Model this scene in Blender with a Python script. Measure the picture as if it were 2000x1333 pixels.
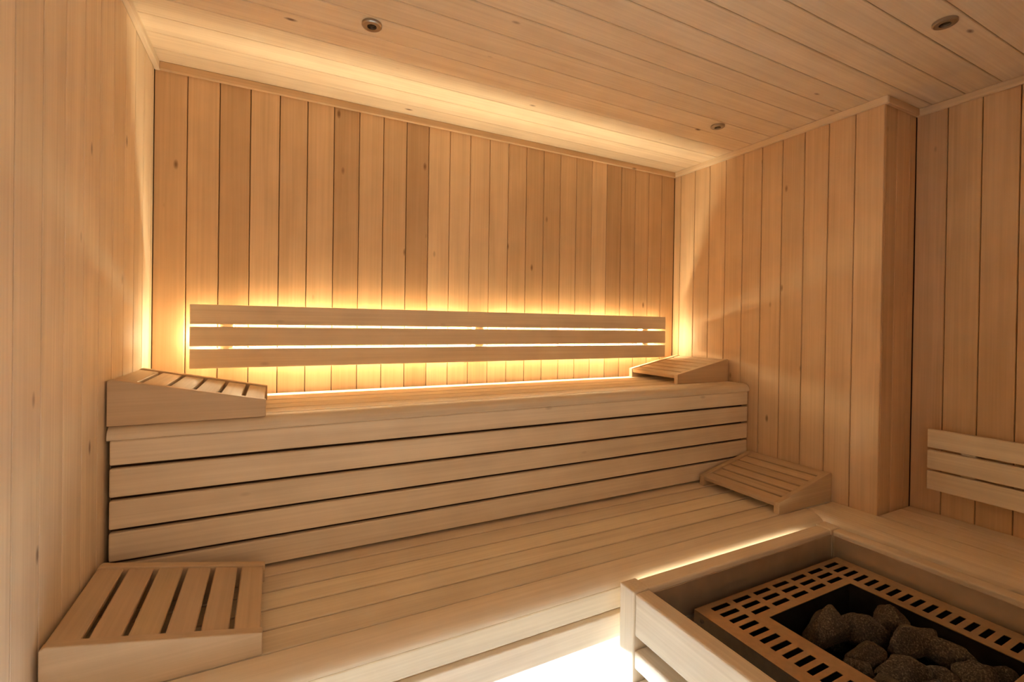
import bpy, bmesh, math, random
from mathutils import Vector, Matrix, noise

for o in list(bpy.data.objects):
    bpy.data.objects.remove(o, do_unlink=True)
scene = bpy.context.scene
COL = scene.collection
random.seed(7)

# ------------------------------------------------------------------ camera
cam_data = bpy.data.cameras.new('camera')
cam_data.sensor_width = 36.0
cam_data.sensor_fit = 'HORIZONTAL'
cam_data.lens = 915.76 / 2000 * 36.0
cam_data.shift_y = -(666.5 - 637.57) / 2000
cam_data.clip_start = 0.02
cam = bpy.data.objects.new('camera', cam_data)
COL.objects.link(cam)
YAW, PITCH, ROLL = -0.4700, -0.0055, 0.0153
fw = Vector((-math.sin(YAW) * math.cos(PITCH), math.cos(YAW) * math.cos(PITCH), math.sin(PITCH)))
rt = fw.cross(Vector((0, 0, 1))).normalized()
up = rt.cross(fw)
rt, up = math.cos(ROLL) * rt + math.sin(ROLL) * up, math.cos(ROLL) * up - math.sin(ROLL) * rt
m = Matrix((rt, up, -fw)).transposed().to_4x4()
m.translation = Vector((0.3702, -1.9733, 1.2427))
cam.matrix_world = m
scene.camera = cam

# ------------------------------------------------------------------ world and exposure
world = bpy.data.worlds.new('lobby_light')
scene.world = world
world.use_nodes = True
bg = world.node_tree.nodes['Background']
bg.inputs[0].default_value = (1.0, 0.68, 0.45, 1)
bg.inputs[1].default_value = 0.8
scene.view_settings.view_transform = 'Standard'
scene.view_settings.look = 'None'
scene.view_settings.exposure = 0.80
scene.view_settings.gamma = 1.0
scene.view_settings.use_curve_mapping = False
scene.cycles.use_denoising = True
scene.cycles.max_bounces = 7
scene.cycles.diffuse_bounces = 6
scene.cycles.adaptive_threshold = 0.04
scene.cycles.sample_clamp_indirect = 8.0
scene.cycles.caustics_reflective = False

LED_WARM = (1.0, 0.86, 0.53)
LED_WHITE = (0.68, 0.88, 1.0)
LED_BACKREST = 86.0
LED_FLOOR = 262.0

# ------------------------------------------------------------------ room numbers (metres)
W, H = 2.400, 2.112          # right wall plane, ceiling height
DP, RW = -1.031, 2.638       # where the right wall steps back, recessed wall plane
FY = -2.35                   # front wall plane
Z2, Z1 = 0.972, 0.5423       # bench tops

# ------------------------------------------------------------------ materials
def node(nt, typ, **kw):
    n = nt.nodes.new(typ)
    for k, v in kw.items():
        setattr(n, k, v)
    return n

def new_mat(name):
    mt = bpy.data.materials.new(name)
    mt.use_nodes = True
    return mt, mt.node_tree, mt.node_tree.nodes['Principled BSDF']

def wood(name, dark, light, rough=0.5, knots=1.0, grain=1.0):
    """Pale sauna timber; the grain runs along the local X of each piece."""
    mt, nt, b = new_mat(name)
    L = nt.links.new
    tc = node(nt, 'ShaderNodeTexCoord')
    oi = node(nt, 'ShaderNodeObjectInfo')
    mul = node(nt, 'ShaderNodeMath', operation='MULTIPLY'); mul.inputs[1].default_value = 37.0
    L(oi.outputs['Random'], mul.inputs[0])
    cb = node(nt, 'ShaderNodeCombineXYZ')
    for i in range(3): L(mul.outputs[0], cb.inputs[i])
    add = node(nt, 'ShaderNodeVectorMath', operation='ADD')
    L(tc.outputs['Object'], add.inputs[0]); L(cb.outputs[0], add.inputs[1])
    # fine grain
    mp = node(nt, 'ShaderNodeMapping'); mp.inputs['Scale'].default_value = (2.2, 150, 150)
    L(add.outputs[0], mp.inputs[0])
    n1 = node(nt, 'ShaderNodeTexNoise'); n1.inputs['Scale'].default_value = 1.0; n1.inputs['Detail'].default_value = 3
    L(mp.outputs[0], n1.inputs[0])
    # broad figure
    mp2 = node(nt, 'ShaderNodeMapping'); mp2.inputs['Scale'].default_value = (1.3, 22, 22)
    L(add.outputs[0], mp2.inputs[0])
    n2 = node(nt, 'ShaderNodeTexNoise'); n2.inputs['Scale'].default_value = 1.0; n2.inputs['Detail'].default_value = 2
    n2.inputs['Distortion'].default_value = 0.6
    L(mp2.outputs[0], n2.inputs[0])
    # mottling
    n3 = node(nt, 'ShaderNodeTexNoise'); n3.inputs['Scale'].default_value = 7.0; n3.inputs['Detail'].default_value = 2
    L(add.outputs[0], n3.inputs[0])
    a1 = node(nt, 'ShaderNodeMath', operation='MULTIPLY_ADD'); a1.inputs[1].default_value = 0.48 * grain
    L(n1.outputs[0], a1.inputs[0]); 
    a2 = node(nt, 'ShaderNodeMath', operation='MULTIPLY_ADD'); a2.inputs[1].default_value = 0.55
    L(n2.outputs[0], a2.inputs[0])
    a3 = node(nt, 'ShaderNodeMath', operation='MULTIPLY'); a3.inputs[1].default_value = 0.35
    L(n3.outputs[0], a3.inputs[0]); L(a3.outputs[0], a2.inputs[2]); L(a2.outputs[0], a1.inputs[2])
    ramp = node(nt, 'ShaderNodeValToRGB')
    ramp.color_ramp.elements[0].position = 0.50; ramp.color_ramp.elements[0].color = (*dark, 1)
    ramp.color_ramp.elements[1].position = 0.88; ramp.color_ramp.elements[1].color = (*light, 1)
    L(a1.outputs[0], ramp.inputs[0])
    # tint of the single piece
    tint = node(nt, 'ShaderNodeMix', data_type='RGBA', blend_type='MULTIPLY')
    tint.inputs[0].default_value = 1.0
    L(ramp.outputs[0], tint.inputs[6]); L(oi.outputs['Color'], tint.inputs[7])
    # knots
    mpk = node(nt, 'ShaderNodeMapping'); mpk.inputs['Scale'].default_value = (4.2, 10, 10)
    L(add.outputs[0], mpk.inputs[0])
    vo = node(nt, 'ShaderNodeTexVoronoi'); vo.inputs['Scale'].default_value = 1.0
    L(mpk.outputs[0], vo.inputs[0])
    kr = node(nt, 'ShaderNodeValToRGB')
    kr.color_ramp.elements[0].position = 0.028; kr.color_ramp.elements[0].color = (1, 1, 1, 1)
    kr.color_ramp.elements[1].position = 0.085; kr.color_ramp.elements[1].color = (0, 0, 0, 1)
    L(vo.outputs['Distance'], kr.inputs[0])
    km = node(nt, 'ShaderNodeMath', operation='MULTIPLY'); km.inputs[1].default_value = 0.75 * knots
    L(kr.outputs[0], km.inputs[0])
    kmix = node(nt, 'ShaderNodeMix', data_type='RGBA', blend_type='MIX')
    kmix.inputs[7].default_value = (0.16, 0.07, 0.03, 1)
    L(km.outputs[0], kmix.inputs[0]); L(tint.outputs[2], kmix.inputs[6])
    L(kmix.outputs[2], b.inputs['Base Color'])
    b.inputs['Roughness'].default_value = rough
    b.inputs['Specular IOR Level'].default_value = 0.25
    bp = node(nt, 'ShaderNodeBump'); bp.inputs['Strength'].default_value = 0.06; bp.inputs['Distance'].default_value = 0.002
    L(n1.outputs[0], bp.inputs['Height']); L(bp.outputs[0], b.inputs['Normal'])
    return mt

def plain(name, col, rough=0.5, metal=0.0, noise_amt=0.0, scale=40, stretch=(1, 1, 1)):
    mt, nt, b = new_mat(name)
    b.inputs['Roughness'].default_value = rough
    b.inputs['Metallic'].default_value = metal
    tc = node(nt, 'ShaderNodeTexCoord')
    mp = node(nt, 'ShaderNodeMapping'); mp.inputs['Scale'].default_value = stretch
    n = node(nt, 'ShaderNodeTexNoise'); n.inputs['Scale'].default_value = scale; n.inputs['Detail'].default_value = 3
    nt.links.new(tc.outputs['Object'], mp.inputs[0]); nt.links.new(mp.outputs[0], n.inputs[0])
    r = node(nt, 'ShaderNodeValToRGB')
    lo = [c * (1 - noise_amt) for c in col]; hi = [min(1, c * (1 + noise_amt)) for c in col]
    r.color_ramp.elements[0].position = 0.3; r.color_ramp.elements[0].color = (*lo, 1)
    r.color_ramp.elements[1].position = 0.7; r.color_ramp.elements[1].color = (*hi, 1)
    nt.links.new(n.outputs[0], r.inputs[0]); nt.links.new(r.outputs[0], b.inputs['Base Color'])
    return mt

def emitter(name, col, strength):
    mt = bpy.data.materials.new(name); mt.use_nodes = True
    nt = mt.node_tree; nt.nodes.clear()
    e = node(nt, 'ShaderNodeEmission'); e.inputs[0].default_value = (*col, 1); e.inputs[1].default_value = strength
    o = node(nt, 'ShaderNodeOutputMaterial'); nt.links.new(e.outputs[0], o.inputs[0])
    return mt

M = {}
M['panel'] = wood('wall_timber', (0.660, 0.458, 0.279), (0.818, 0.585, 0.372), 0.48, 1.0)
M['ceil'] = wood('ceiling_timber', (0.757, 0.619, 0.458), (0.930, 0.792, 0.610), 0.50, 1.2)
M['bench'] = wood('bench_timber', (0.748, 0.628, 0.483), (0.926, 0.803, 0.644), 0.52, 0.35)
M['rest'] = wood('headrest_timber', (0.558, 0.413, 0.270), (0.691, 0.528, 0.360), 0.52, 0.3)
M['pale_panel'] = wood('pale_wall_timber', (0.748, 0.598, 0.433), (0.926, 0.764, 0.577), 0.48, 1.0)
M['dark_gap'] = plain('groove_shade', (0.10, 0.052, 0.024), 0.8, 0, 0.15)  # shadow in the joints and gaps, put into a dark backing colour
M['floor'] = wood('floor_planks', (0.730, 0.688, 0.647), (0.905, 0.880, 0.862), 0.5, 0.0)
M['steel'] = plain('brushed_steel', (0.52, 0.42, 0.31), 0.36, 1.0, 0.08, 60, (1, 1, 1))
M['shield'] = plain('heat_shield_steel', (0.64, 0.51, 0.39), 0.36, 0.6, 0.10, 12, (1, 1, 1))
M['black'] = plain('blackened_steel', (0.035, 0.03, 0.027), 0.45, 0.6, 0.2)
M['chrome'] = plain('spot_ring_metal', (0.42, 0.37, 0.32), 0.28, 1.0, 0.05)
M['lens'] = plain('dark_lens', (0.03, 0.02, 0.012), 0.12, 0.0, 0.1)
M['screw'] = plain('screw_steel', (0.30, 0.24, 0.18), 0.4, 1.0, 0.1)
M['alu'] = plain('aluminium_channel', (0.7, 0.68, 0.65), 0.4, 1.0, 0.05)
M['led_warm'] = emitter('warm_diffuser', LED_WARM, LED_BACKREST)
M['guard_glow'] = emitter('added_guard_glow', (1.0, 0.86, 0.60), 6.5)  # emitter added for the glow along the lower bench edge
M['led_floor'] = emitter('white_diffuser', LED_WHITE, LED_FLOOR)

def glass_mat():
    mt = bpy.data.materials.new('door_glass'); mt.use_nodes = True
    nt = mt.node_tree; nt.nodes.clear()
    t = node(nt, 'ShaderNodeBsdfTransparent'); t.inputs[0].default_value = (0.94, 0.96, 0.95, 1)
    g = node(nt, 'ShaderNodeBsdfGlossy'); g.inputs['Roughness'].default_value = 0.02
    lw = node(nt, 'ShaderNodeLayerWeight'); lw.inputs[0].default_value = 0.15
    mx = node(nt, 'ShaderNodeMixShader'); o = node(nt, 'ShaderNodeOutputMaterial')
    nt.links.new(lw.outputs['Fresnel'], mx.inputs[0]); nt.links.new(t.outputs[0], mx.inputs[1])
    nt.links.new(g.outputs[0], mx.inputs[2]); nt.links.new(mx.outputs[0], o.inputs[0])
    return mt
M['glass'] = glass_mat()

def stone_mat():
    mt, nt, b = new_mat('sauna_stone')
    L = nt.links.new
    tc = node(nt, 'ShaderNodeTexCoord')
    n1 = node(nt, 'ShaderNodeTexNoise'); n1.inputs['Scale'].default_value = 260; n1.inputs['Detail'].default_value = 3
    n2 = node(nt, 'ShaderNodeTexNoise'); n2.inputs['Scale'].default_value = 26; n2.inputs['Detail'].default_value = 3
    for n in (n1, n2): L(tc.outputs['Object'], n.inputs[0])
    r1 = node(nt, 'ShaderNodeValToRGB')
    e = r1.color_ramp.elements
    e[0].position = 0.30; e[0].color = (0.030, 0.026, 0.022, 1)
    e[1].position = 0.70; e[1].color = (0.30, 0.25, 0.19, 1)
    k = e.new(0.54); k.color = (0.105, 0.090, 0.073, 1)
    L(n1.outputs[0], r1.inputs[0])
    r2 = node(nt, 'ShaderNodeValToRGB')
    r2.color_ramp.elements[0].position = 0.35; r2.color_ramp.elements[0].color = (0.62, 0.60, 0.58, 1)
    r2.color_ramp.elements[1].position = 0.7; r2.color_ramp.elements[1].color = (1, 0.93, 0.84, 1)
    L(n2.outputs[0], r2.inputs[0])
    mx = node(nt, 'ShaderNodeMix', data_type='RGBA', blend_type='MULTIPLY'); mx.inputs[0].default_value = 1
    L(r1.outputs[0], mx.inputs[6]); L(r2.outputs[0], mx.inputs[7]); L(mx.outputs[2], b.inputs['Base Color'])
    b.inputs['Roughness'].default_value = 0.85
    bp = node(nt, 'ShaderNodeBump'); bp.inputs['Strength'].default_value = 0.5; bp.inputs['Distance'].default_value = 0.003
    L(n1.outputs[0], bp.inputs['Height']); L(bp.outputs[0], b.inputs['Normal'])
    return mt
M['stone'] = stone_mat()

# ------------------------------------------------------------------ mesh helpers
CACHE = {}
def finish(bm, name, mat, smooth=False):
    bmesh.ops.recalc_face_normals(bm, faces=bm.faces[:])
    me = bpy.data.meshes.new(name)
    bm.to_mesh(me); bm.free()
    me.materials.append(mat)
    if smooth:
        for p in me.polygons: p.use_smooth = True
    return me

def box_mesh(name, sx, sy, sz, bev=0.0015, mat=None, seg=1):
    """Box centred on its origin, long side along X, with its edges eased."""
    key = (name, round(sx, 4), round(sy, 4), round(sz, 4), bev, mat.name, seg)
    if key in CACHE: return CACHE[key]
    bm = bmesh.new()
    bmesh.ops.create_cube(bm, size=1.0)
    for v in bm.verts: v.co = Vector((v.co.x * sx, v.co.y * sy, v.co.z * sz))
    if bev > 0:
        bmesh.ops.bevel(bm, geom=bm.edges[:], offset=min(bev, 0.45 * min(sx, sy, sz)), segments=seg, affect='EDGES', profile=0.5)
    CACHE[key] = finish(bm, name, mat)
    return CACHE[key]

def prism_mesh(name, prof, length, mat, bev=0.0, smooth=False):
    """Profile (list of (y, z)) extruded along X from 0 to length."""
    bm = bmesh.new()
    a = [bm.verts.new((0, y, z)) for y, z in prof]
    b = [bm.verts.new((length, y, z)) for y, z in prof]
    n = len(prof)
    bm.faces.new(a); bm.faces.new(b[::-1])
    for i in range(n): bm.faces.new((a[i], a[(i + 1) % n], b[(i + 1) % n], b[i]))
    if bev > 0:
        bmesh.ops.bevel(bm, geom=bm.edges[:], offset=bev, segments=1, affect='EDGES', profile=0.5)
    me = finish(bm, name, mat)
    if smooth:
        me.polygons.foreach_set('use_smooth', [True] * len(me.polygons))
        try: me.set_sharp_from_angle(angle=math.radians(35))
        except Exception: pass
    return me

def lathe_mesh(name, prof, mat, n=32):
    """Profile of (radius, z) turned about Z."""
    bm = bmesh.new(); rings = []
    for r, z in prof:
        rings.append([bm.verts.new((r * math.cos(2 * math.pi * i / n), r * math.sin(2 * math.pi * i / n), z)) for i in range(n)])
    for a, b in zip(rings, rings[1:]):
        for i in range(n): bm.faces.new((a[i], a[(i + 1) % n], b[(i + 1) % n], b[i]))
    bm.faces.new(rings[0]); bm.faces.new(rings[-1])
    me = finish(bm, name, mat)
    me.polygons.foreach_set('use_smooth', [True] * len(me.polygons))
    try: me.set_sharp_from_angle(angle=math.radians(30))
    except Exception: pass
    return me

def put(name, me, loc=(0, 0, 0), rot=(0, 0, 0), parent=None, tint=None):
    o = bpy.data.objects.new(name, me)
    COL.objects.link(o)
    o.location = loc; o.rotation_euler = rot
    if parent is not None:
        o.parent = parent
        o.location = Vector(loc) - WORLD[parent.name]
        WORLD[o.name] = Vector(loc)
    else:
        WORLD[o.name] = Vector(loc)
    if tint is None:
        t = random.uniform(0.93, 1.05); tint = (t, t * random.uniform(0.985, 1.01), t * random.uniform(0.96, 1.02))
    elif isinstance(tint, (int, float)):
        tint = (tint, tint, tint)
    o.color = (*tint, 1)
    return o
WORLD = {}

def empty(name, loc):
    o = bpy.data.objects.new(name, None)
    COL.objects.link(o); o.location = loc
    o.empty_display_size = 0.05
    WORLD[o.name] = Vector(loc)
    return o

def tag(o, label, cat, group=None):
    o['label'] = label; o['category'] = cat
    if group: o['group'] = group
    return o

def struct(o, label=None):
    o['kind'] = 'structure'
    if label: o['label'] = label
    return o

RX90 = math.pi / 2
UPRIGHT_BACK = (RX90, -RX90, 0)

def slab(name, x0, x1, y0, y1, z0, z1, mat, parent=None, bev=0.0, tint=1.0):
    me = box_mesh(name, x1 - x0, y1 - y0, z1 - z0, bev, mat)
    return put(name, me, ((x0 + x1) / 2, (y0 + y1) / 2, (z0 + z1) / 2), (0, 0, 0), parent, tint)

def plank(name, x0, x1, y0, y1, z0, z1, mat, parent, bev=0.0015, tint=None, seg=1):
    """A plank filling the given box; its own X (the grain) lies along its longest side."""
    d = (x1 - x0, y1 - y0, z1 - z0)
    c = ((x0 + x1) / 2, (y0 + y1) / 2, (z0 + z1) / 2)
    k = d.index(max(d))
    if k == 0: me, rot = box_mesh(name, d[0], d[1], d[2], bev, mat, seg), (0, 0, 0)
    elif k == 1: me, rot = box_mesh(name, d[1], d[0], d[2], bev, mat, seg), (0, 0, RX90)
    else: me, rot = box_mesh(name, d[2], d[1], d[0], bev, mat, seg), (0, -RX90, 0)
    return put(name, me, c, rot, parent, tint)

GAP = 0.0013      # half joint between cladding boards
BT = 0.014        # board thickness
def spans(edges):
    e = sorted(edges)
    return list(zip(e, e[1:]))

# ------------------------------------------------------------------ the room shell
wb = struct(slab('wall_back', -0.05, RW + 0.08, BT, 0.07, 0, H + 0.05, M['dark_gap']))
edges = [0.0] + [0.0945 + 0.09605 * i for i in range(24)] + [W]
tints = [0.93, 0.96, 0.88, 1.0, 0.95, 0.99, 0.86, 0.97, 0.94, 0.82, 1.07, 1.06, 1.04, 1.03, 0.95, 0.90, 0.89, 0.96, 0.92, 1.05, 0.86, 0.91, 0.96, 0.93, 0.90]
for i, (a, b) in enumerate(spans(edges)):
    t = 1 + 1.45 * (tints[i] - 0.97)
    plank('board', a + GAP, b - GAP, 0.0, BT - 0.001, 0.0, H, M['panel'], wb, 0.0018, (t, t * (1 - 0.25 * (1 - t)), t * (1 - 0.5 * (1 - t))))

wl = struct(slab('wall_left', -0.07, -BT, FY, 0.07, 0, H + 0.05, M['dark_gap']))
edges = [0.0, -0.030] + [-0.030 - 0.102 * i for i in range(1, 23)]
edges = [e for e in edges if e > FY + 0.02] + [FY]
for a, b in spans(edges):
    t = random.uniform(0.95, 1.05)
    plank('board', -BT + 0.001, 0.0, a + 0.002, b - 0.002, 0.0, H, M['pale_panel'], wl, 0.0008, t)

wr = struct(slab('wall_right', W + BT, RW + 0.07, DP + BT, BT, 0, H + 0.05, M['dark_gap']))
edges = [DP + 0.0985 * i for i in range(11)] + [0.0]
rt_t = [1.02, 0.97, 0.93, 0.90, 0.95, 0.92, 0.97, 1.02, 0.92, 1.0, 1.0]
for i, (a, b) in enumerate(spans(edges)):
    t = rt_t[i % len(rt_t)]
    plank('board', W, W + BT - 0.001, a + (GAP if i else 0), b - GAP, 0.0, H, M['panel'], wr, 0.0018, t)
for a, b in ((W + BT, 2.494), (2.494, 2.590), (2.590, RW)):
    plank('return_board', a + GAP, b - GAP, DP + 0.0005, DP + BT - 0.001, 0.0, H, M['panel'], wr, 0.0018)

wr2 = struct(slab('wall_right_recess', RW + BT, RW + 0.07, FY, DP + 0.02, 0, H + 0.05, M['dark_gap']))
edges = [DP - 0.0977 * i for i in range(0, 13)] + [FY]
for a, b in spans(edges):
    plank('board', RW, RW + BT - 0.001, a + GAP, b - GAP, 0.0, H, M['panel'], wr2, 0.0018)

ce = struct(slab('ceiling', -0.05, RW + 0.08, FY - 0.05, 0.07, H + BT, H + 0.07, M['dark_gap']))
edges = [0.0] + [-0.003 - 0.0982 * i for i in range(1, 24)] + [FY]
ct = [0.98, 1.04, 1.02, 0.98, 1.03, 0.99, 0.95, 0.93, 0.97, 0.94, 1.0, 0.97, 0.98, 1.0]
for i, (a, b) in enumerate(spans(edges)[::-1]):
    plank('board', 0.0, RW, a + GAP, b - GAP, H, H + BT - 0.001, M['ceil'], ce, 0.0018, ct[i % len(ct)])

fl = struct(slab('floor', -0.05, RW + 0.08, FY - 0.05, 0.07, -0.06, -0.016, M['dark_gap']))
edges = [-0.592 + 0.098 * i for i in range(-17, 7)]
for a, b in spans(edges):
    a = max(a, FY); b = min(b, 0.0)
    if b - a > 0.02:
        plank('board', 0.0, RW, a + 0.0026, b - 0.0026, -0.016, 0.0, M['floor'], fl, 0.001)

# front wall behind the camera: boards either side of a glass door
wf = struct(slab('wall_front', -0.05, RW + 0.08, FY - 0.12, FY - 0.07, 2.03, H + 0.05, M['dark_gap']))
DX0, DX1, DZ = 0.10, 1.15, 2.03
e = [0.0, DX0]
for a, b in spans(e): plank('board', a + GAP, b - GAP, FY - BT, FY, 0, H, M['panel'], wf)
e = [DX1 + 0.096 * i for i in range(16)] + [RW]
for a, b in spans([x for x in e if x <= RW]): plank('board', a + GAP, b - GAP, FY - BT, FY, 0, H, M['panel'], wf)
plank('lintel_board', DX0, DX1, FY - BT, FY, DZ, H, M['panel'], wf)
slab('backing', DX1, RW + 0.08, FY - 0.07, FY - BT - 0.001, 0, H + 0.05, M['dark_gap'], wf)
slab('backing', -0.05, DX0, FY - 0.07, FY - BT - 0.001, 0, H + 0.05, M['dark_gap'], wf)
door = struct(empty('door_1', ((DX0 + DX1) / 2, FY - 0.035, 0)))
slab('pane', DX0 + 0.045, DX1 - 0.045, FY - 0.040, FY - 0.032, 0.02, DZ - 0.045, M['glass'], door)
plank('frame_stile', DX0, DX0 + 0.045, FY - 0.06, FY - 0.016, 0, DZ, M['bench'], door)
plank('frame_stile', DX1 - 0.045, DX1, FY - 0.06, FY - 0.016, 0, DZ, M['bench'], door)
plank('frame_head', DX0 + 0.045, DX1 - 0.045, FY - 0.06, FY - 0.016, DZ - 0.045, DZ, M['bench'], door)
plank('handle', DX1 - 0.10, DX1 - 0.07, FY - 0.030, FY - 0.002, 0.9, 1.25, M['bench'], door, 0.005)

# cornice strips
TT, TH = 0.016, 0.027
def trim(n, x0, x1, y0, y1, tint=1.0, mat='bench'):
    d = (x1 - x0, y1 - y0)
    if d[0] > d[1]: me, rot = box_mesh('trim', d[0], d[1], TH, 0.002, M[mat]), (0, 0, 0)
    else: me, rot = box_mesh('trim', d[1], d[0], TH, 0.002, M[mat]), (0, 0, RX90)
    struct(put('trim_%d' % n, me, ((x0 + x1) / 2, (y0 + y1) / 2, H - TH / 2 - 0.0003), rot, None, tint))
trim(1, TT, W, -TT, -0.0003, 0.95, 'panel')
trim(2, 0.0003, TT, FY, -0.0003)
trim(3, W - TT, W - 0.0003, DP - TT, -TT, 1.0, 'pale_panel')
trim(4, W, RW - TT, DP - TT, DP - 0.0003, 0.95, 'panel')
trim(5, RW - TT, RW - 0.0003, FY, DP - 0.0003, 1.0, 'pale_panel')

# ------------------------------------------------------------------ rounded front plank shared by the benches
def nosing_profile(depth, thick, ry, rz, n=8):
    """y from 0 (back) to -depth (front); top at 0."""
    p = [(0, 0)]
    for i in range(n + 1):
        a = math.pi / 2 * i / n
        p.append((-(depth - ry) - ry * math.sin(a), -rz + rz * math.cos(a)))
    p += [(-depth, -thick + 0.003), (-depth + 0.003, -thick), (0, -thick)]
    return p

# ------------------------------------------------------------------ upper bench
ub = tag(empty('upper_bench', (W / 2, -0.25, 0)), 'upper pale timber bench with slatted riser, along the glowing back wall', 'bench')
X0, X1 = 0.006, W - 0.006
e = [-0.440, -0.3580, -0.276, -0.194, -0.112, -0.030]
for a, b in spans(e):
    plank('seat_board', X0, X1, a + 0.0034, b - 0.0034, Z2 - 0.026, Z2, M['bench'], ub, 0.002)
put('nosing', prism_mesh('nosing', nosing_profile(0.056, 0.035, 0.030, 0.028), X1 - X0, M['bench'], smooth=True), (X0, -0.4415, Z2), (0, 0, 0), ub, (0.97, 0.97, 0.97))
for k in range(5):
    zb = 0.8738 - 0.0803 * k
    zt = min(zb + 0.0715, Z2 - 0.036)
    plank('riser_slat', X0 + 0.004, X1, -0.490, -0.470, zb, zt, M['bench'], ub, 0.004, random.uniform(0.96, 1.04), 2)
slab('gap_light_block', X0, X1, -0.4395, -0.0305, Z2 - 0.0295, Z2 - 0.0265, M['dark_gap'], ub)  # added dark sheet, keeps light out of the gaps between seat boards
slab('riser_light_block', X0, X1, -0.456, -0.450, 0.0, Z2 - 0.092, M['dark_gap'], ub)  # added unseen sheet, stops light leaking through the riser gaps
for x in (0.05, 0.80, 1.58, 2.33):
    slab('support_post', x - 0.025, x + 0.025, -0.449, -0.415, 0.0, Z2 - 0.091, M['bench'], ub)
    slab('joist', x - 0.02, x + 0.02, -0.449, -0.005, Z2 - 0.09, Z2 - 0.030, M['bench'], ub)

# ------------------------------------------------------------------ lower bench along the back
lb = tag(empty('lower_bench', (W / 2, -0.70, 0)), 'lower pale timber bench with wide boards, below the slatted riser of the upper bench', 'bench')
e = [-0.873, -0.7875, -0.7045, -0.6215, -0.5385, -0.4555]
for i, (a, b) in enumerate(spans(e)):
    x1 = X1
    plank('seat_board', X0, x1, a + 0.0036, b - 0.0036, Z1 - 0.026, Z1, M['bench'], lb, 0.002)
put('nosing', prism_mesh('nosing', nosing_profile(0.068, 0.035, 0.056, 0.034, 14), 2.2165 - X0, M['bench'], smooth=True), (X0, -0.8755, Z1), (0, 0, 0), lb, 0.99)
for zb, zt in ((0.4435, 0.5020), (0.3600, 0.4285)):
    plank('front_slat', X0 + 0.004, 2.19, -0.937, -0.917, zb, zt, M['bench'], lb, 0.003, None, 2)
slab('gap_light_block', X0, X1, -0.872, -0.4575, Z1 - 0.0295, Z1 - 0.0265, M['dark_gap'], lb)  # added dark sheet, stops floor light rising between the boards
slab('slat_light_block', X0 + 0.004, 2.19, -0.9165, -0.9005, 0.372, Z1 - 0.037, M['bench'], lb)  # added board, hides the bright cavity behind the slat gap
for x in (0.05, 0.75, 1.45, 2.15):
    slab('support_post', x - 0.025, x + 0.025, -0.895, -0.876, 0.0, Z1 - 0.036, M['bench'], lb)
    slab('joist', x - 0.02, x + 0.02, -0.875, -0.495, Z1 - 0.09, Z1 - 0.030, M['bench'], lb)

# ------------------------------------------------------------------ side bench, running forward past the heater
sb = tag(empty('side_bench', (2.45, -1.6, 0)), 'timber side bench with long boards, between the heater guard and the right-hand wall', 'bench')
YE = FY + 0.01
put('nosing', prism_mesh('side_nosing', nosing_profile(0.028, 0.035, 0.024, 0.028, 8), -0.877 - YE, M['bench'], smooth=True), (2.2455, -0.877, Z1), (0, 0, -RX90), sb, 0.99)
for a, b, y1 in ((2.247, 2.331, -0.877), (2.331, 2.3985, -0.877), (2.406, 2.485, DP - 0.004), (2.485, 2.563, DP - 0.004), (2.563, RW - 0.003, DP - 0.004)):
    plank('seat_board', a + 0.0018, b - 0.0018, YE, y1, Z1 - 0.026, Z1, M['bench'], sb, 0.0015)
for y in (-1.10, -1.70, -2.28):
    slab('joist', 2.24, RW - 0.004, y - 0.02, y + 0.02, Z1 - 0.09, Z1 - 0.030, M['bench'], sb)
    slab('support_post', 2.245, 2.295, y - 0.025, y + 0.025, 0.0, Z1 - 0.091, M['bench'], sb)

# ------------------------------------------------------------------ backrests
def screw_mesh():
    if 'screw' not in CACHE: CACHE['screw'] = lathe_mesh('screw', [(0.0035, 0), (0.0035, 0.0012), (0.002, 0.002)], M['screw'], 12)
    return CACHE['screw']

br = tag(empty('backrest', (1.2, 0, 1.072)), 'long three-slat timber backrest glowing from behind on the back wall', 'backrest')
XA, XB = 0.1154, 2.2843
for zt, t in ((1.2925, 0.97), (1.2163, 0.92), (1.1401, 0.94)):
    plank('slat', XA, XB, -0.065, -0.045, zt - 0.068, zt, M['bench'], br, 0.003, t, 2)
for x in (0.222, 1.1875, 2.158):
    c = plank('cleat', x - 0.021, x + 0.021, -0.0445, -0.0005, 1.10, 1.27, M['bench'], br, 0.002)
    for z in (1.2204, 1.1442):
        put('screw', screw_mesh(), (x, -0.0446, z), (RX90, 0, 0), c)

br2 = tag(empty('backrest', (RW, -1.7, 0.645)), 'short unlit three-slat timber backrest on the recessed right wall above the side bench', 'backrest')
for zt, t in ((0.870, 1.02), (0.791, 1.0), (0.713, 1.0)):
    plank('slat', RW - 0.060, RW - 0.040, -2.28, -1.108, zt - 0.070, zt, M['bench'], br2, 0.003, t, 2)
for y in (-1.22, -1.70, -2.18):
    plank('cleat', RW - 0.0395, RW - 0.0005, y - 0.021, y + 0.021, 0.67, 0.84, M['bench'], br2, 0.002)

# ------------------------------------------------------------------ LED strips
ls = tag(empty('led_strip', (1.2, 0, 1.18)), 'warm glowing light strip on the back wall hidden behind the long backrest', 'light strip')
LZ = 1.180
def dome(n=12, ry=0.006, rz=0.026):
    return [(-ry * math.sin(math.pi * i / n), rz * math.cos(math.pi * i / n)) for i in range(n + 1)]
segs = [(XA + 0.015, 0.199), (0.245, 1.165), (1.210, 2.135), (2.181, XB - 0.015)]
for a, b in segs:
    put('diffuser', prism_mesh('diffuser', dome(), b - a, M['led_warm'], smooth=True), (a, -0.0065, LZ), (0, 0, 0), ls)
    slab('channel', a, b, -0.006, -0.0006, LZ - 0.0265, LZ + 0.0265, M['alu'], ls)

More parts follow.
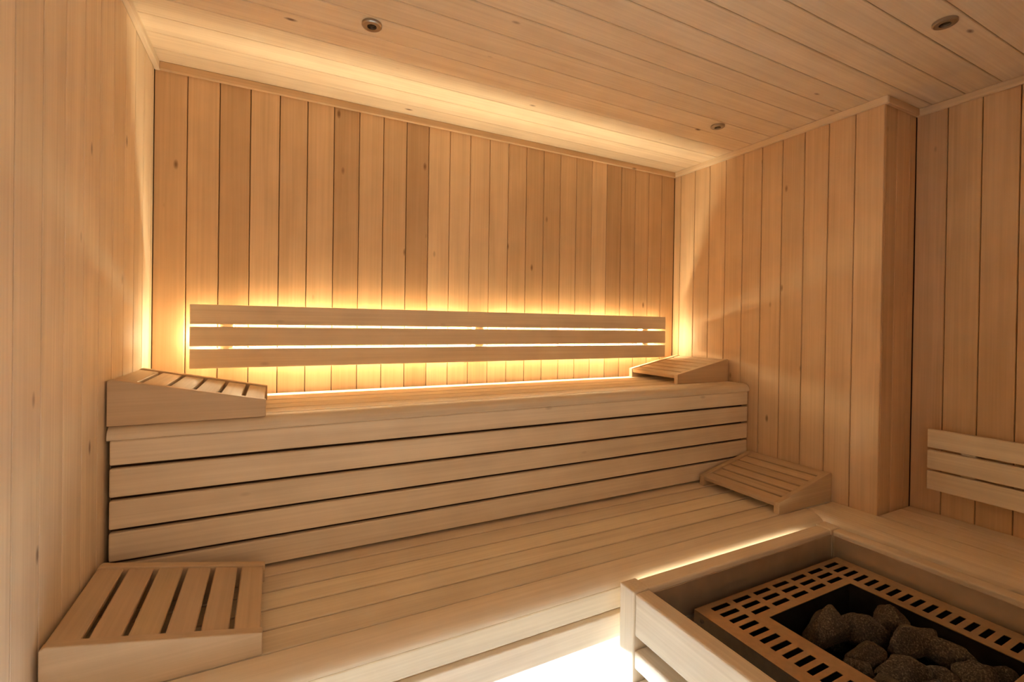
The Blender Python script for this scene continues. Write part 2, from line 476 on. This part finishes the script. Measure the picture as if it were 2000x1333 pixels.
lf = tag(empty('led_strip', (1.1, -0.905, 0.33)), 'white light strip under the lower bench, shining down onto the floor boards', 'light strip')
slab('channel', 0.08, 2.10, -0.9165, -0.8965, 0.361, 0.369, M['alu'], lf)
slab('diffuser', 0.085, 2.095, -0.9145, -0.8985, 0.3555, 0.3605, M['led_floor'], lf)

# ------------------------------------------------------------------ headrests
def headrest(label, x_low, x_high, yf, yb, z, hl=0.047, hh=0.118):
    """Wedge: two tapered side panels and six slats between them; x_high is the tall end."""
    root = tag(empty('headrest', ((x_low + x_high) / 2, (yf + yb) / 2, z)), label, 'headrest')
    s = 1 if x_high > x_low else -1
    L = abs(x_high - x_low)
    t = 0.022
    ang = math.atan2(hh - hl, L)
    rec = 0.004
    for y in (yf, yb - t):
        bm = bmesh.new()
        pts = [(0, 0), (L, 0), (L, hh - 0.006), (L - 0.008, hh - 0.001), (0.0, hl)]
        f0 = [bm.verts.new((s * (p[0] - L / 2), 0, p[1])) for p in pts]
        f1 = [bm.verts.new((s * (p[0] - L / 2), t, p[1])) for p in pts]
        bm.faces.new(f0); bm.faces.new(f1[::-1])
        for i in range(5): bm.faces.new((f0[i], f0[(i + 1) % 5], f1[(i + 1) % 5], f1[i]))
        bmesh.ops.bevel(bm, geom=bm.edges[:], offset=0.002, segments=2, affect='EDGES', profile=0.5)
        put('side_panel', finish(bm, 'side_panel', M['rest']), ((x_low + x_high) / 2, y, z), (0, 0, 0), root)
    run = L / math.cos(ang)
    n, gap, th = 6, 0.0100, 0.018
    w = (run - 0.006 - gap * (n - 1)) / n
    d = (yb - t) - (yf + t) - 0.0006
    me = box_mesh('slat', d, w, th, 0.002, M['rest'])
    for i in range(n):
        u = 0.003 + w / 2 + i * (w + gap)
        px = u * math.cos(ang) + (th / 2 + rec) * math.sin(ang)
        pz = hl + u * math.sin(ang) - (th / 2 + rec) * math.cos(ang)
        o = put('slat', me, (x_low + s * px, (yf + yb) / 2, z + pz), (0, 0, 0), root)
        o.rotation_euler = (0, -s * ang, 0)
        o.rotation_mode = 'QUATERNION'
        from mathutils import Quaternion
        o.rotation_quaternion = Quaternion((0, 1, 0), -s * ang) @ Quaternion((0, 0, 1), math.pi / 2)
    return root
headrest('slatted wedge headrest on the upper bench, tall end against the left wall', 0.353, 0.004, -0.492, -0.165, Z2)
headrest('slatted wedge headrest with wide dark gaps on the lower bench by the left wall', 0.356, 0.008, -0.872, -0.546, Z1)
headrest('slatted wedge headrest on the upper bench, beside the end of the glowing backrest', 2.048, 2.394, -0.380, -0.045, Z2, 0.045, 0.112)
headrest('slatted wedge headrest on the lower bench in the corner next to the side bench', 2.060, 2.394, -0.872, -0.505, Z1, 0.045, 0.118)

# ------------------------------------------------------------------ ceiling spots
def spot(x, y, label):
    root = tag(empty('ceiling_spotlight', (x, y, H)), label, 'spotlight', 'small ceiling spotlights')
    r = 0.0285
    put('ring', lathe_mesh('ring', [(r, -0.0004), (r, -0.006), (r - 0.003, -0.0085), (0.0135, -0.0085), (0.0125, -0.003), (0.0125, -0.0004)], M['chrome'], 40), (x, y, H), (0, 0, 0), root)
    put('lens', lathe_mesh('lens', [(0.0122, -0.0006), (0.0122, -0.0035), (0.007, -0.0048), (0.003, -0.0052)], M['lens'], 32), (x, y, H), (0, 0, 0), root)
spot(0.616, -0.556, 'small round metal spotlight in the ceiling over the upper-bench headrest by the left wall')
spot(2.071, -0.559, 'small round metal spotlight in the ceiling near the back corner of the right wall')
spot(2.046, -1.338, 'small round metal spotlight in the ceiling above the heater stones')

# ------------------------------------------------------------------ heater guard
hg = tag(empty('heater_guard', (1.727, -1.3, 0)), 'pale timber guard of square posts and rails around the heater', 'guard')
GX0, GX1, GY0, GY1, GZ, PS = 1.2203, 2.1664, -0.9742, -1.740, 0.5418, 0.0547
for x0 in (GX0, GX1 - PS):
    for y0 in (GY0 - PS, GY1):
        plank('post', x0, x0 + PS, y0, y0 + PS, 0.0, GZ, M['bench'], hg, 0.004, 0.95, 2)
levels = [(0.4253, 0.5386), (0.3399, 0.3887), (0.254, 0.303), (0.168, 0.217)]
for k, (zb, zt) in enumerate(levels):
    plank('left_rail', GX0 + 0.004, GX0 + PS - 0.002, GY1 + PS + 0.0005, GY0 - PS - 0.0005, zb, zt, M['bench'], hg, 0.006, 0.92, 3)
    if k == 0: plank('right_rail', GX1 - PS + 0.002, GX1 - 0.004, GY1 + PS + 0.0005, GY0 - PS - 0.0005, zb, zt, M['bench'], hg, 0.006, 0.92, 3)
    if k == 0: plank('back_rail', GX0 + PS + 0.0005, GX1 - PS - 0.0005, GY0 - PS + 0.002, GY0 - 0.004, zb, zt, M['bench'], hg, 0.006, 1.0, 3)
    plank('front_rail', GX0 + PS + 0.0005, GX1 - PS - 0.0005, GY1 + 0.004, GY1 + PS - 0.002, zb, zt, M['bench'], hg, 0.006, 1.0, 3)
IX0, IX1, IY0, IY1 = GX0 + PS, GX1 - PS, GY0 - PS, GY1 + PS
plank('lower_blocking_panel', IX0 + 0.001, IX1 - 0.001, IY0 + 0.004, IY0 + 0.020, 0.03, 0.4248, M['bench'], hg, 0.002)  # wood shows at its top; the full panel is added to block floor light
plank('lower_blocking_panel', IX1 - 0.001 - 0.016, IX1 - 0.001, IY1 + 0.001, IY0 + 0.003, 0.03, 0.4248, M['bench'], hg, 0.002)  # unseen panel added to keep the heater zone dark
p = slab('heat_shield', IX0 + 0.001, IX1 - 0.005, IY0 - 0.0035, IY0 - 0.0005, 0.4305, 0.525, M['shield'], hg, 0.0005); p['label'] = 'brushed steel heat shield'
p = slab('heat_shield', IX1 - 0.0035, IX1 - 0.0005, IY1 + 0.001, IY0 - 0.012, 0.4305, 0.525, M['shield'], hg, 0.0005); p['label'] = 'brushed steel heat shield'

slab('side_light_block', IX0 + 0.0005, IX0 + 0.0035, IY1 + 0.001, IY0 - 0.012, 0.03, 0.4245, M['shield'], hg, 0.0005)  # added sheet, keeps floor light off the heater's left skirt
slab('gap_light_block', 2.249, RW - 0.004, YE, DP - 0.005, Z1 - 0.0295, Z1 - 0.0265, M['dark_gap'], sb)  # same added dark sheet under the side bench boards

lg = tag(empty('led_strip', (1.68, GY0 - 0.002, 0.494)), 'short warm light strip added behind the heater guard to light the lower bench edge', 'light strip')  # added strip, brightens the rounded bench edge behind the guard
slab('channel', 1.300, 2.060, GY0 - 0.0038, GY0 - 0.0018, 0.484, 0.504, M['alu'], lg)
slab('diffuser', 1.302, 2.058, GY0 - 0.0017, GY0 + 0.0013, 0.488, 0.500, M['guard_glow'], lg)

# ------------------------------------------------------------------ heater
ht = tag(empty('sauna_heater', (1.75, -1.32, 0)), 'floor-standing steel sauna heater with a slotted top plate and stone-filled opening', 'heater')
HX0, HX1, HY0, HY1, HZ = 1.4097, 2.0880, -1.0600, -1.655, 0.465
def plate_mesh():
    sx0, sp, sl = 1.4530, 0.0879, 0.0650
    sy0, syp, sw = -1.0770, 0.0290, 0.0145
    hole = (1.5640, 1.9495, -1.1730, -1.560)
    xs = {HX0, HX1, hole[0], hole[1]}; ys = {HY0, HY1, hole[2], hole[3]}
    slots = []
    for r in range(19):
        for c in range(7):
            y = sy0 - r * syp
            if (r < 3 or r >= 17) or c in (0, 6):
                slots.append((sx0 + c * sp, sx0 + c * sp + sl, y - sw, y))
    for a, b, c, d in slots: xs |= {round(a, 6), round(b, 6)}; ys |= {round(c, 6), round(d, 6)}
    def uniq(s):
        out = []
        for v in sorted(s):
            if not out or v - out[-1] > 1e-5: out.append(v)
        return out
    xs, ys = uniq(xs), uniq(ys)
    bm = bmesh.new(); V = {}
    def vert(i, j, k):
        if (i, j, k) not in V: V[i, j, k] = bm.verts.new((xs[i] - 1.75, ys[j] + 1.32, HZ if k == 0 else HZ - 0.002))
        return V[i, j, k]
    def solid(i, j):
        if i < 0 or j < 0 or i >= len(xs) - 1 or j >= len(ys) - 1: return False
        x, y = (xs[i] + xs[i + 1]) / 2, (ys[j] + ys[j + 1]) / 2
        if hole[0] < x < hole[1] and hole[3] < y < hole[2]: return False
        return not any(a < x < b and c < y < d for a, b, c, d in slots)
    for i in range(len(xs) - 1):
        for j in range(len(ys) - 1):
            if not solid(i, j): continue
            for k in (0, 1):
                bm.faces.new([vert(i, j, k), vert(i + 1, j, k), vert(i + 1, j + 1, k), vert(i, j + 1, k)])
            for di, dj, q in ((-1, 0, ((0, 0), (0, 1))), (1, 0, ((1, 0), (1, 1))), (0, -1, ((0, 0), (1, 0))), (0, 1, ((0, 1), (1, 1)))):
                if not solid(i + di, j + dj):
                    (a, b), (c, d) = q
                    bm.faces.new([vert(i + a, j + b, 0), vert(i + c, j + d, 0), vert(i + c, j + d, 1), vert(i + a, j + b, 1)])
    return finish(bm, 'top_plate', M['steel'])
tp = put('top_plate', plate_mesh(), (1.75, -1.32, 0), (0, 0, 0), ht)
SK = 0.036
slab('skirt', HX0, HX0 + 0.002, HY1, HY0, HZ - SK, HZ - 0.002, M['steel'], tp)
slab('skirt', HX1 - 0.002, HX1, HY1, HY0, HZ - SK, HZ - 0.002, M['steel'], tp)
slab('skirt', HX0 + 0.002, HX1 - 0.002, HY0 - 0.002, HY0, HZ - SK, HZ - 0.002, M['steel'], tp)
slab('skirt', HX0 + 0.002, HX1 - 0.002, HY1, HY1 + 0.002, HZ - SK, HZ - 0.002, M['steel'], tp)
put('bolt', lathe_mesh('bolt', [(0.0062, 0), (0.0062, 0.002), (0.0035, 0.004), (0.0034, 0.0025), (0.001, 0.0025)], M['screw'], 20), (HX0 - 0.0002, -1.0865, HZ - 0.018), (0, -RX90, 0), tp)
BX0, BX1, BY0, BY1 = HX0 + 0.006, HX1 - 0.006, HY0 - 0.006, HY1 + 0.006
for a in ((BX0, BX0 + 0.003, BY1, BY0), (BX1 - 0.003, BX1, BY1, BY0), (BX0 + 0.003, BX1 - 0.003, BY0 - 0.003, BY0), (BX0 + 0.003, BX1 - 0.003, BY1, BY1 + 0.003)):
    slab('casing_panel', *a, 0.09, HZ - 0.004, M['black'], ht)
slab('base_plate', BX0, BX1, BY1, BY0, 0.085, 0.089, M['black'], ht)
for x in (BX0 + 0.04, BX1 - 0.04):
    for y in (BY0 - 0.04, BY1 + 0.04):
        put('leg', lathe_mesh('leg', [(0.02, 0), (0.02, 0.006), (0.012, 0.01), (0.012, 0.0845)], M['black'], 16), (x, y, 0), (0, 0, 0), ht)
# stone basket below the opening
KX0, KX1, KY0, KY1 = 1.5605, 1.953, -1.1695, -1.5635
for a in ((KX0 - 0.003, KX0, KY1, KY0), (KX1, KX1 + 0.003, KY1, KY0), (KX0, KX1, KY0, KY0 + 0.003), (KX0, KX1, KY1 - 0.003, KY1)):
    slab('basket_panel', *a, 0.27, HZ - 0.0025, M['black'], ht)
slab('basket_floor', KX0, KX1, KY1, KY0, 0.272, 0.276, M['black'], ht)

# ------------------------------------------------------------------ stones in the heater
def stone_mesh(seed, sx, sy, sz):
    """Broken rock: hull of a few points, its faces split and roughened."""
    rnd = random.Random(seed)
    bm = bmesh.new()
    pts = []
    while len(pts) < 13:
        p = Vector((rnd.gauss(0, 1), rnd.gauss(0, 1), rnd.gauss(0, 1))).normalized()
        if all((p - q).length > 0.55 for q in pts): pts.append(p)
    for p in pts: bm.verts.new(p * rnd.uniform(0.88, 1.12))
    bmesh.ops.convex_hull(bm, input=bm.verts[:])
    loose = [v for v in bm.verts if not v.link_faces]
    bmesh.ops.delete(bm, geom=loose, context='VERTS')
    bmesh.ops.bevel(bm, geom=bm.edges[:] + bm.verts[:], offset=0.07, segments=2, affect='EDGES', profile=0.5, clamp_overlap=True)
    bmesh.ops.triangulate(bm, faces=bm.faces[:])
    for _ in range(2):
        big = [e for e in bm.edges if e.calc_length() > 0.16]
        if big: bmesh.ops.subdivide_edges(bm, edges=big, cuts=1, use_grid_fill=True)
        bmesh.ops.triangulate(bm, faces=bm.faces[:])
    off = Vector((rnd.uniform(0, 50), rnd.uniform(0, 50), rnd.uniform(0, 50)))
    for v in bm.verts:
        c = v.co * (1 + 0.10 * noise.noise(v.co * 1.5 + off) + 0.05 * noise.noise(v.co * 4.0 + off) + 0.025 * noise.noise(v.co * 10 + off))
        v.co = Vector((c.x * sx, c.y * sy, c.z * sz)) * 1.06
    me = finish(bm, 'stone', M['stone'], True)
    try: me.set_sharp_from_angle(angle=math.radians(42))
    except Exception: pass
    return me
# x, y, top height, half sizes, turn about z, tilt
ST = [
 (1.706, -1.238, 0.470, 0.080, 0.056, 0.056, 0.15, 0.08),
 (1.815, -1.275, 0.452, 0.046, 0.064, 0.046, 0.7, -0.25),
 (1.890, -1.300, 0.468, 0.046, 0.052, 0.046, 0.2, 0.2),
 (1.842, -1.372, 0.472, 0.080, 0.042, 0.042, -0.15, 0.1),
 (1.895, -1.440, 0.454, 0.038, 0.076, 0.052, 0.35, 0.1),
 (1.722, -1.330, 0.440, 0.066, 0.038, 0.040, -0.1, 0.1),
 (1.735, -1.404, 0.448, 0.070, 0.040, 0.044, -0.3, 0.15),
 (1.635, -1.352, 0.444, 0.042, 0.036, 0.040, 0.5, 0.0),
 (1.605, -1.284, 0.412, 0.034, 0.052, 0.042, 0.4, 0.2),
 (1.640, -1.412, 0.444, 0.056, 0.034, 0.040, 0.1, 0.1),
 (1.835, -1.506, 0.464, 0.054, 0.046, 0.052, 0.5, 0.1),
 (1.800, -1.450, 0.436, 0.040, 0.038, 0.042, -0.5, 0.3),
 (1.710, -1.470, 0.452, 0.054, 0.036, 0.046, 0.3, -0.1),
 (1.622, -1.478, 0.448, 0.046, 0.042, 0.044, 0.9, 0.1),
 (1.908, -1.530, 0.450, 0.034, 0.028, 0.038, 0.0, 0.1),
 (1.765, -1.530, 0.430, 0.034, 0.026, 0.040, 0.1, 0.1),
 (1.690, -1.530, 0.440, 0.036, 0.026, 0.042, 0.1, 0.1),
 (1.740, -1.298, 0.375, 0.050, 0.040, 0.036, 0.4, 0.2),
 (1.800, -1.215, 0.392, 0.044, 0.036, 0.036, 0.3, 0.1),
 (1.904, -1.222, 0.388, 0.040, 0.040, 0.038, 0.7, 0.1),
 (1.612, -1.208, 0.385, 0.040, 0.034, 0.040, 0.0, 0.1),
]
for i, (x, y, zt, a, b, c, tz, ti) in enumerate(ST):
    o = put('stone', stone_mesh(100 + i, a, b, c), (x, y, zt - 0.80 * c), (ti, ti * 0.6, tz), None, 1.0)
    own = {0: 'largest blocky speckled stone at the back of the heater opening',
           3: 'wide flat-topped speckled stone lying across the middle of the heater pile',
           4: 'long speckled stone lying along the basket wall nearest the side bench'}
    tag(o, own.get(i, 'rough grey-brown speckled stone piled in the heater opening'), 'stone', 'sauna stones piled in the heater')
